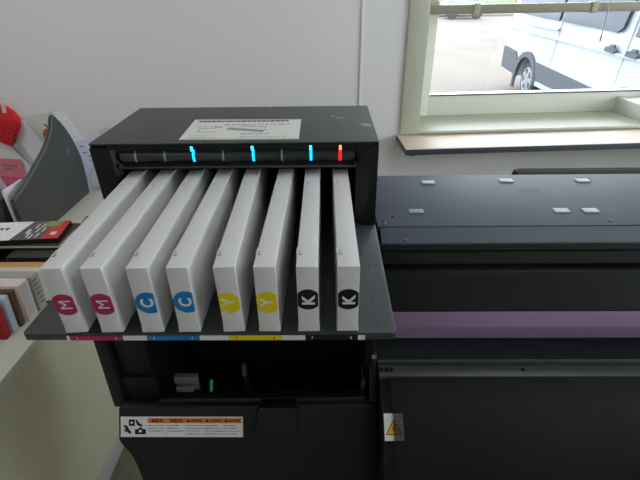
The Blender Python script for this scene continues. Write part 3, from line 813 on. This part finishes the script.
# ------------------------------------------------------------------ things pinned to the back wall
def wpt(u, z, v=0.): return MW @ Vector((u, v, z))
WN = (MW.to_3x3() @ Vector((0, -1, 0)))
def sheet(name, q, off, m, label, cat='paper', lines=None, curl=0.):
    t = thing(name, label, cat, wpt(q[0][0], min(p[1] for p in q), -off), AL)
    bm = nb()
    n = 6; t_ = bmesh.new(); g = []
    for i in range(n+1):
        r = []
        for j in range(n+1):
            s, w = i/n, j/n
            a = Vector(q[0]).lerp(Vector(q[1]), s); b_ = Vector(q[3]).lerp(Vector(q[2]), s); p = a.lerp(b_, w)
            r.append(t_.verts.new(wpt(p.x, p.y, -off - curl*w*w)))
        g.append(r)
    for i in range(n):
        for j in range(n): t_.faces.new((g[i][j], g[i+1][j], g[i+1][j+1], g[i][j+1]))
    bmesh.ops.recalc_face_normals(t_, faces=t_.faces)
    bmesh.ops.solidify(t_, geom=list(t_.faces), thickness=.0005)
    merge(bm, t_); obj('sheet', bm, m, t)
    if lines:
        for (s0, s1, w) in lines:
            bm = nb()
            a = Vector(q[0]).lerp(Vector(q[1]), s0).lerp(Vector(q[3]).lerp(Vector(q[2]), s0), w); b_ = Vector(q[0]).lerp(Vector(q[1]), s1).lerp(Vector(q[3]).lerp(Vector(q[2]), s1), w)
            v = -off - curl*w*w - .0012
            quad_slab(bm, [wpt(a.x, a.y-.003, v), wpt(b_.x, b_.y-.003, v), wpt(b_.x, b_.y+.003, v), wpt(a.x, a.y+.003, v)], WN, .0003)
            obj('printed_line', bm, M_['grey'], t)
    return t
sheet('wall_sheet', [(-1.345, 1.052), (-1.143, 1.084), (-1.08, .76), (-1.29, .725)], .002, M_['paperbei'], 'large off-white sheet hanging on the wall behind the dark curved divider')
sheet('wall_sheet', [(-1.40, 1.03), (-1.318, 1.046), (-1.215, .80), (-1.30, .76)], .006, M_['paper'], 'bluish white sheet hanging below the red watermelon purse')
sheet('wall_sheet', [(-1.185, 1.076), (-1.142, 1.082), (-1.06, .90), (-1.12, .88)], .0075, M_['paper'], 'narrow white sheet on the wall above the lavender notice')
sheet('wall_sheet', [(-1.136, .945), (-1.010, .957), (-.99, .735), (-1.119, .724)], .010, M_['paperlav'], 'lavender notice with printed lines behind the printer cabinet', 'paper',
      [(.18, .32, .12), (.2, .32, .25), (.35, .62, .33), (.36, .65, .42), (.4, .8, .5), (.4, .7, .56), (.42, .75, .62), (.44, .66, .68)])
sheet('wall_note', [(-1.017, .996), (-.955, 1.004), (-.953, .93), (-1.013, .922)], .0035, M_['paperbei'], 'small beige note on the wall beside the printer cabinet', 'note')
sheet('wall_sheet', [(-1.58, .985), (-1.43, .962), (-1.33, .80), (-1.47, .74)], .012, M_['paper'], 'curling white sheet at the edge below the watermelon purse', 'paper', None, .01)
sheet('pink_note', [(-1.54, .89), (-1.381, .874), (-1.385, .775), (-1.54, .80)], .026, M_['pink'], 'pale pink handwritten note on the wall', 'note',
      [(.45, .62, .35), (.62, .85, .33), (.5, .7, .5)])
sheet('pink_card', [(-1.50, .80), (-1.395, .79), (-1.42, .735), (-1.48, .73)], .030, M_['pink2'], 'deep pink flowered card below the pink note', 'card')
# watermelon purse
t = thing('watermelon_purse', 'red felt watermelon slice purse taped to the wall', 'purse', wpt(-1.42, .935, -.03), AL)
arc = [(-1.52, 1.075), (-1.495, 1.10), (-1.453, 1.113), (-1.40, 1.119), (-1.365, 1.112), (-1.338, 1.092), (-1.324, 1.062), (-1.322, 1.042)]
low = [(-1.322, 1.042), (-1.335, 1.015), (-1.37, .965), (-1.392, .938), (-1.42, .952), (-1.47, .99), (-1.52, 1.02)]
rimc = [(-1.345, 1.052), (-1.40, 1.058), (-1.45, 1.05), (-1.52, 1.035)]
bm = nb()
def extr(pts, v0, v1, mi=0):
    t_ = bmesh.new(); A = [t_.verts.new(wpt(p[0], p[1], v0)) for p in pts]; B = [t_.verts.new(wpt(p[0], p[1], v1)) for p in pts]
    t_.faces.new(A); t_.faces.new(B[::-1]); k = len(pts)
    for i in range(k): t_.faces.new((A[i], B[i], B[(i+1) % k], A[(i+1) % k]))
    bmesh.ops.recalc_face_normals(t_, faces=t_.faces)
    bmesh.ops.bevel(t_, geom=list(t_.edges), offset=.004, segments=2, affect='EDGES'); merge(bm, t_, mi)
extr(arc + [(-1.345, 1.030), (-1.40, 1.04), (-1.45, 1.03), (-1.52, 1.02)], -.014, -.034); obj('flap', bm, M_['redfelt'], t)
bm = nb(); extr(low + rimc[::-1][0:1] + rimc[::-1][1:], -.015, -.042); pk = obj('pocket', bm, M_['redfelt2'], t)
bm = nb(); rr = random.Random(4)
for (u, z) in ((-1.45, 1.03), (-1.43, 1.008), (-1.41, 1.03), (-1.385, 1.035), (-1.365, 1.02), (-1.40, .995), (-1.378, .998), (-1.36, .99), (-1.42, .985), (-1.395, .965), (-1.44, .988), (-1.47, 1.01), (-1.355, 1.005), (-1.40, 1.012), (-1.385, .975), (-1.425, 1.02), (-1.46, 1.005)):
    p = wpt(u, z, -.0425); cyl(bm, p, 'y', rr.uniform(.0022, .0042), .002, 10)
obj('seed', bm, M_['ink'], pk)
bm = nb(); quad_slab(bm, [wpt(-1.378, 1.083, -.0345), wpt(-1.36, 1.085, -.0345), wpt(-1.352, 1.125, -.0345), wpt(-1.372, 1.125, -.0345)], WN, .0005); obj('tape_strip', bm, M_['tape'], t)
bm = nb(); extr([(-1.375, .968), (-1.355, .962), (-1.372, .952), (-1.38, .955)], -.0425, -.047); obj('zip_pull', bm, M_['dgrey'], t)
t = thing('green_brooch', 'small round green ornament above the watermelon purse', 'ornament', wpt(-1.40, 1.10, -.04), AL)
bm = nb(); p = wpt(-1.395, 1.112, -.040); cyl(bm, p, 'y', .014, .012, 20, bev=.003); obj('disc', bm, mat('brooch_green', (90, 110, 60), .5), t)
bm = nb(); ring(bm, wpt(-1.395, 1.112, -.047), 'y', .010, .002); obj('rim', bm, M_['ink'], t)
# apple ornament
t = thing('apple_ornament', 'little red apple hanging by the tip of the dark divider', 'ornament', wpt(-1.228, .985, -.03), AL)
bm = nb(); t_ = bmesh.new(); bmesh.ops.create_uvsphere(t_, u_segments=20, v_segments=14, radius=.034)
for v in t_.verts:
    r = math.hypot(v.co.x, v.co.y); v.co.z -= .012*math.exp(-(r/.012)**2)*(1 if v.co.z > 0 else -1); v.co.x *= .9; v.co.y *= .75
merge(bm, t_, 0, Matrix.Translation(wpt(-1.208, .985, -.037))); obj('fruit', bm, mat('apple_red', (196, 62, 52), .5), t)
bm = nb(); tube(bm, [wpt(-1.208, 1.008, -.037), wpt(-1.214, 1.024, -.035), wpt(-1.222, 1.032, -.035)], .003, 6); obj('stem', bm, M_['brown'], t)

# ------------------------------------------------------------------ outdoors
G = -.55
bm = nb(); box(bm, -30, 60, 2.75, 31, G-.1, G); struct('ground', bm, M_['asphalt'])
bm = nb(); box(bm, -30, 60, 31, 31.35, G-.1, G+.12, .02); struct('kerb', bm, M_['kerb'])
bm = nb(); box(bm, -30, 60, 31.35, 70, G-.1, G+.06); gr = struct('lawn', bm, M_['grass'])
# hedge
bm = nb(); rr = random.Random(2)
for i in range(60):
    t_ = bmesh.new(); bmesh.ops.create_icosphere(t_, subdivisions=2, radius=1)
    for v in t_.verts: v.co *= rr.uniform(.85, 1.15)
    bmesh.ops.scale(t_, vec=(rr.uniform(.9, 1.4), .9, rr.uniform(1., 1.7)), verts=t_.verts)
    merge(bm, t_, 0, Matrix.Translation((-22+i*1.25, 56+rr.uniform(-.6, .6), G+1.0)))
o = single('hedge', bm, [M_['leaf']], 'green hedge along the far edge of the lawn', 'hedge')

# van, parked along Y: s runs from the rear axle towards its nose
VX, VY = 3.93, 9.22
van = thing('white_van', 'white passenger van parked outside the window', 'van', (VX+1.0, VY-1.5, G))
def vp(s, z, dx=0.): return (VX+dx, VY-s, G+z)
WB, WR = 3.3, .335
side = [(-1.28, .42), (-1.30, .8), (-1.27, 1.6), (-1.20, 2.35), (-1.10, 2.52), (2.9, 2.54), (3.25, 2.45), (3.95, 1.72), (4.3, 1.28), (4.62, 1.12), (4.75, .95), (4.78, .45), (4.6, .32)]
def arch(c):
    return [(c + .43*math.cos(a), WR + .43*math.sin(a)) for a in [PI*k/14 for k in range(15)] if WR + .43*math.sin(a) >= .315]
low = [(4.6, .32)] + arch(WB) + arch(0.)
bottom = [(p[0], max(p[1], .34)) for p in low[1:]]
outline = side[:-1] + [(4.6, .34)] + bottom + [(-1.05, .36)]
bm = nb()
t_ = bmesh.new()
def ring_pts(dx, sh):
    return [t_.verts.new((VX+dx, VY-(s if -1.1 < s < 4.2 else s*(1-sh*.02)), G+z - (sh*.06 if z > 2.4 else 0))) for s, z in outline]
A = ring_pts(.0, 1); B = ring_pts(2.0, 1); n = len(outline)
t_.faces.new(A); t_.faces.new(B[::-1])
for i in range(n): t_.faces.new((A[i], B[i], B[(i+1) % n], A[(i+1) % n]))
bmesh.ops.recalc_face_normals(t_, faces=t_.faces)
# tumblehome: lean the upper side inwards
for v in t_.verts:
    z = v.co.z - G
    if z > 1.25:
        k = (z-1.25)*.10 + (max(0, z-2.3)**2)*1.5
        v.co.x += k if v.co.x < VX+1 else -k
bmesh.ops.triangulate(t_, faces=[f for f in t_.faces if len(f.verts) > 4])
merge(bm, t_)
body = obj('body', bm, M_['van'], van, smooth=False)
def lean(z): return max(0, z-1.25)*.10
def vslab(pts, th, name, m, parent=van, mi=0):
    bm = nb(); t_ = bmesh.new()
    A = [t_.verts.new((VX - th + lean(z), VY-s, G+z)) for s, z in pts]; B = [t_.verts.new((VX + .02 + lean(z), VY-s, G+z)) for s, z in pts]
    t_.faces.new(A); t_.faces.new(B[::-1]); k = len(pts)
    for i in range(k): t_.faces.new((A[i], B[i], B[(i+1) % k], A[(i+1) % k]))
    bmesh.ops.recalc_face_normals(t_, faces=t_.faces); merge(bm, t_); return obj(name, bm, m, parent, False)
# windows
vslab([(-1.0, 1.47), (.86, 1.45), (.86, 2.10), (-1.0, 2.12)], .006, 'side_window', M_['vanglass'])
vslab([(.98, 1.45), (2.60, 1.43), (2.70, 1.50), (2.76, 2.05), (2.70, 2.10), (.98, 2.10)], .006, 'side_window', M_['vanglass'])
vslab([(3.02, 1.42), (3.95, 1.38), (3.95, 1.55), (3.35, 2.08), (3.02, 2.08)], .006, 'side_window', M_['vanglass'])
# cladding strips and arches
vslab([(.44, .36), (2.86, .36), (2.86, .66), (.40, .72)], .03, 'cladding_strip', M_['cladding'])
vslab([(.60, .345), (2.80, .345), (2.80, .42), (.60, .42)], .05, 'side_step', M_['van'])
vslab([(-1.27, .40), (-.46, .36), (-.44, .62), (-.62, .78), (-1.27, .82)], .035, 'rear_bumper', M_['cladding'])
ao = [(.52*math.cos(a), WR+.52*math.sin(a)) for a in [PI*k/18 for k in range(19)]]
ai = [(.42*math.cos(a), WR+.42*math.sin(a)) for a in [PI*k/18 for k in range(19)]]
vslab(ao + ai[::-1], .045, 'wheel_arch', M_['cladding'])
vslab([(p[0]+WB, p[1]) for p in ao + ai[::-1]], .045, 'wheel_arch', M_['cladding'])
# crease, seams and sliding-door rail
vslab([(-1.25, 1.17), (4.2, 1.16), (4.2, 1.19), (-1.25, 1.20)], .012, 'body_crease', M_['van'])
seamm = mat('panel_gap', (150, 156, 164), .6)
vslab([(.90, .66), (.912, .66), (.912, 2.35), (.90, 2.35)], .002, 'door_seam', seamm)
vslab([(2.86, .55), (2.875, .55), (2.875, 2.35), (2.86, 2.35)], .002, 'door_seam', seamm)
rl_ = vslab([(-.80, 1.31), (.94, 1.30), (.94, 1.345), (-.80, 1.355)], .014, 'door_rail', M_['van'])
vslab([(-.80, 1.312), (.94, 1.302), (.94, 1.318), (-.80, 1.328)], .017, 'rail_groove', mat('rail_shadow', (120, 124, 130), .5), rl_)
for s in (2.6, 3.1):
    hd = vslab([(s-.12, 1.19), (s+.13, 1.18), (s+.14, 1.22), (s+.10, 1.245), (s-.10, 1.25)], .03, 'door_handle', M_['cladding'])
    vslab([(s-.06, 1.25), (s+.07, 1.248), (s+.05, 1.285), (s-.03, 1.285)], .008, 'handle_cup', M_['vanglass'], hd)
# wheels
for s in (0., WB):
    for dx, sg in ((.06, -1), (1.94, 1)):
        bm = nb(); c = (VX+dx+.10*(-sg), VY-s, G+WR)
        cyl(bm, c, 'x', WR, .21, 48, 0, None, None, .04); wh = obj('wheel', bm, M_['tyre'], van)
        bm = nb(); fxx = c[0]+sg*.107
        cyl(bm, (c[0]+sg*.098, c[1], c[2]), 'x', .225, .02, 36, 1)
        for k in range(5):
            a = 2*PI*k/5+.3
            M = Matrix.Translation((fxx, c[1], c[2])) @ Matrix.Rotation(a, 4, 'X')
            box(bm, -.012, .012, -.045, .045, .02, .21, .006, 2, 0, M)
        cyl(bm, (fxx, c[1], c[2]), 'x', .06, .03, 20, 0); ring(bm, (fxx, c[1], c[2]), 'x', .215, .016, 0, 40, 8)
        obj('hub_cap', bm, [M_['hub'], M_['cladding']], wh)
vslab([(-.60, .10), (-.50, .10), (-.46, .40), (-.60, .40)], .01, 'mud_flap', M_['tyre'])
# wing mirror and tail lamp
bm = nb(); box(bm, VX-.24, VX-.02, VY-3.75, VY-3.62, G+1.30, G+1.62, .03); obj('wing_mirror', bm, M_['cladding'], van)
bm = nb(); box(bm, VX+.03, VX+.16, VY+1.262, VY+1.30, G+1.2, G+1.75, .01); obj('tail_lamp', bm, mat('lamp_red', (170, 30, 30), .3), van)

# a blue-grey car far off at the kerb
t = thing('blue_car', 'pale blue car parked far across the yard by the kerb', 'car', (8.1, 32.3-2.5, G))
bm = nb(); t_ = bmesh.new()
P = [(-2.0, .3), (-2.05, .75), (-1.75, .95), (-1.1, 1.42), (.5, 1.45), (1.15, .98), (2.0, .85), (2.1, .3)]
prism(bm, [(8.1-.8+p[1]*0+0, 0) for p in P][:0] or [(8.1+p[0]*.55, G+p[1]) for p in P], 'y', 29.0, 30.6, .06); obj('body', bm, mat('car_blue', (120, 134, 150), .3), t)
bm = nb(); prism(bm, [(8.1-.52, G+1.0), (8.1-.3, G+1.34), (8.1+.2, G+1.36), (8.1+.5, G+1.0)], 'y', 28.985, 29.02); obj('side_window', bm, M_['vanglass'], t)
for x in (-.7, .72):
    bm = nb(); cyl(bm, (8.1+x, 29.06, G+.3), 'x' if False else 'y', .3, .2, 24); obj('wheel', bm, M_['tyre'], t)

# ------------------------------------------------------------------ light
w = bpy.data.worlds.new('World'); sc.world = w; w.use_nodes = True
nt = w.node_tree; bg = nt.nodes['Background']
tc = nt.nodes.new('ShaderNodeTexCoord'); sp = nt.nodes.new('ShaderNodeSeparateXYZ'); rp = nt.nodes.new('ShaderNodeValToRGB')
nt.links.new(tc.outputs['Generated'], sp.inputs[0]); nt.links.new(sp.outputs['Z'], rp.inputs['Fac'])
rp.color_ramp.elements[0].position = 0.; rp.color_ramp.elements[0].color = (.86, .92, 1, 1)
rp.color_ramp.elements[1].position = .8; rp.color_ramp.elements[1].color = (.80, .90, 1, 1)
nt.links.new(rp.outputs['Color'], bg.inputs['Color']); bg.inputs['Strength'].default_value = 8.4
def portal(name, M, sx, sy):
    L = bpy.data.lights.new(name, 'AREA'); L.shape = 'RECTANGLE'; L.size = sx; L.size_y = sy; L.cycles.is_portal = True
    o = bpy.data.objects.new(name, L); COL.objects.link(o); o.matrix_world = M
portal('window_portal', MW @ Matrix.Translation((1.18, .345, 1.54)) @ Matrix.Rotation(-PI/2, 4, 'X'), 1.5, 1.1)
portal('side_window_portal', Matrix.Translation((3.11, .4, 1.625)) @ Matrix.Rotation(PI/2, 4, 'Y'), 1.35, 2.6)

# ------------------------------------------------------------------ camera
cam = bpy.data.cameras.new('camera'); co = bpy.data.objects.new('camera', cam); COL.objects.link(co)
cam.sensor_width = 36; cam.lens = 440*36/640; cam.clip_start = .02; cam.clip_end = 300
co.matrix_world = Matrix.Translation((0, 0, 1.55)) @ Matrix.Rotation(math.radians(1.14), 4, 'Z') @ Matrix.Rotation(math.radians(90-30.56), 4, 'X') @ Matrix.Rotation(math.radians(-.92), 4, 'Z')
sc.camera = co
vs = sc.view_settings; vs.view_transform = 'Standard'; vs.look = 'None'; vs.gamma = 1; vs.use_curve_mapping = False; vs.exposure = 0.
try: sc.cycles.use_denoising = True
except Exception: pass
sc.cycles.max_bounces = 8
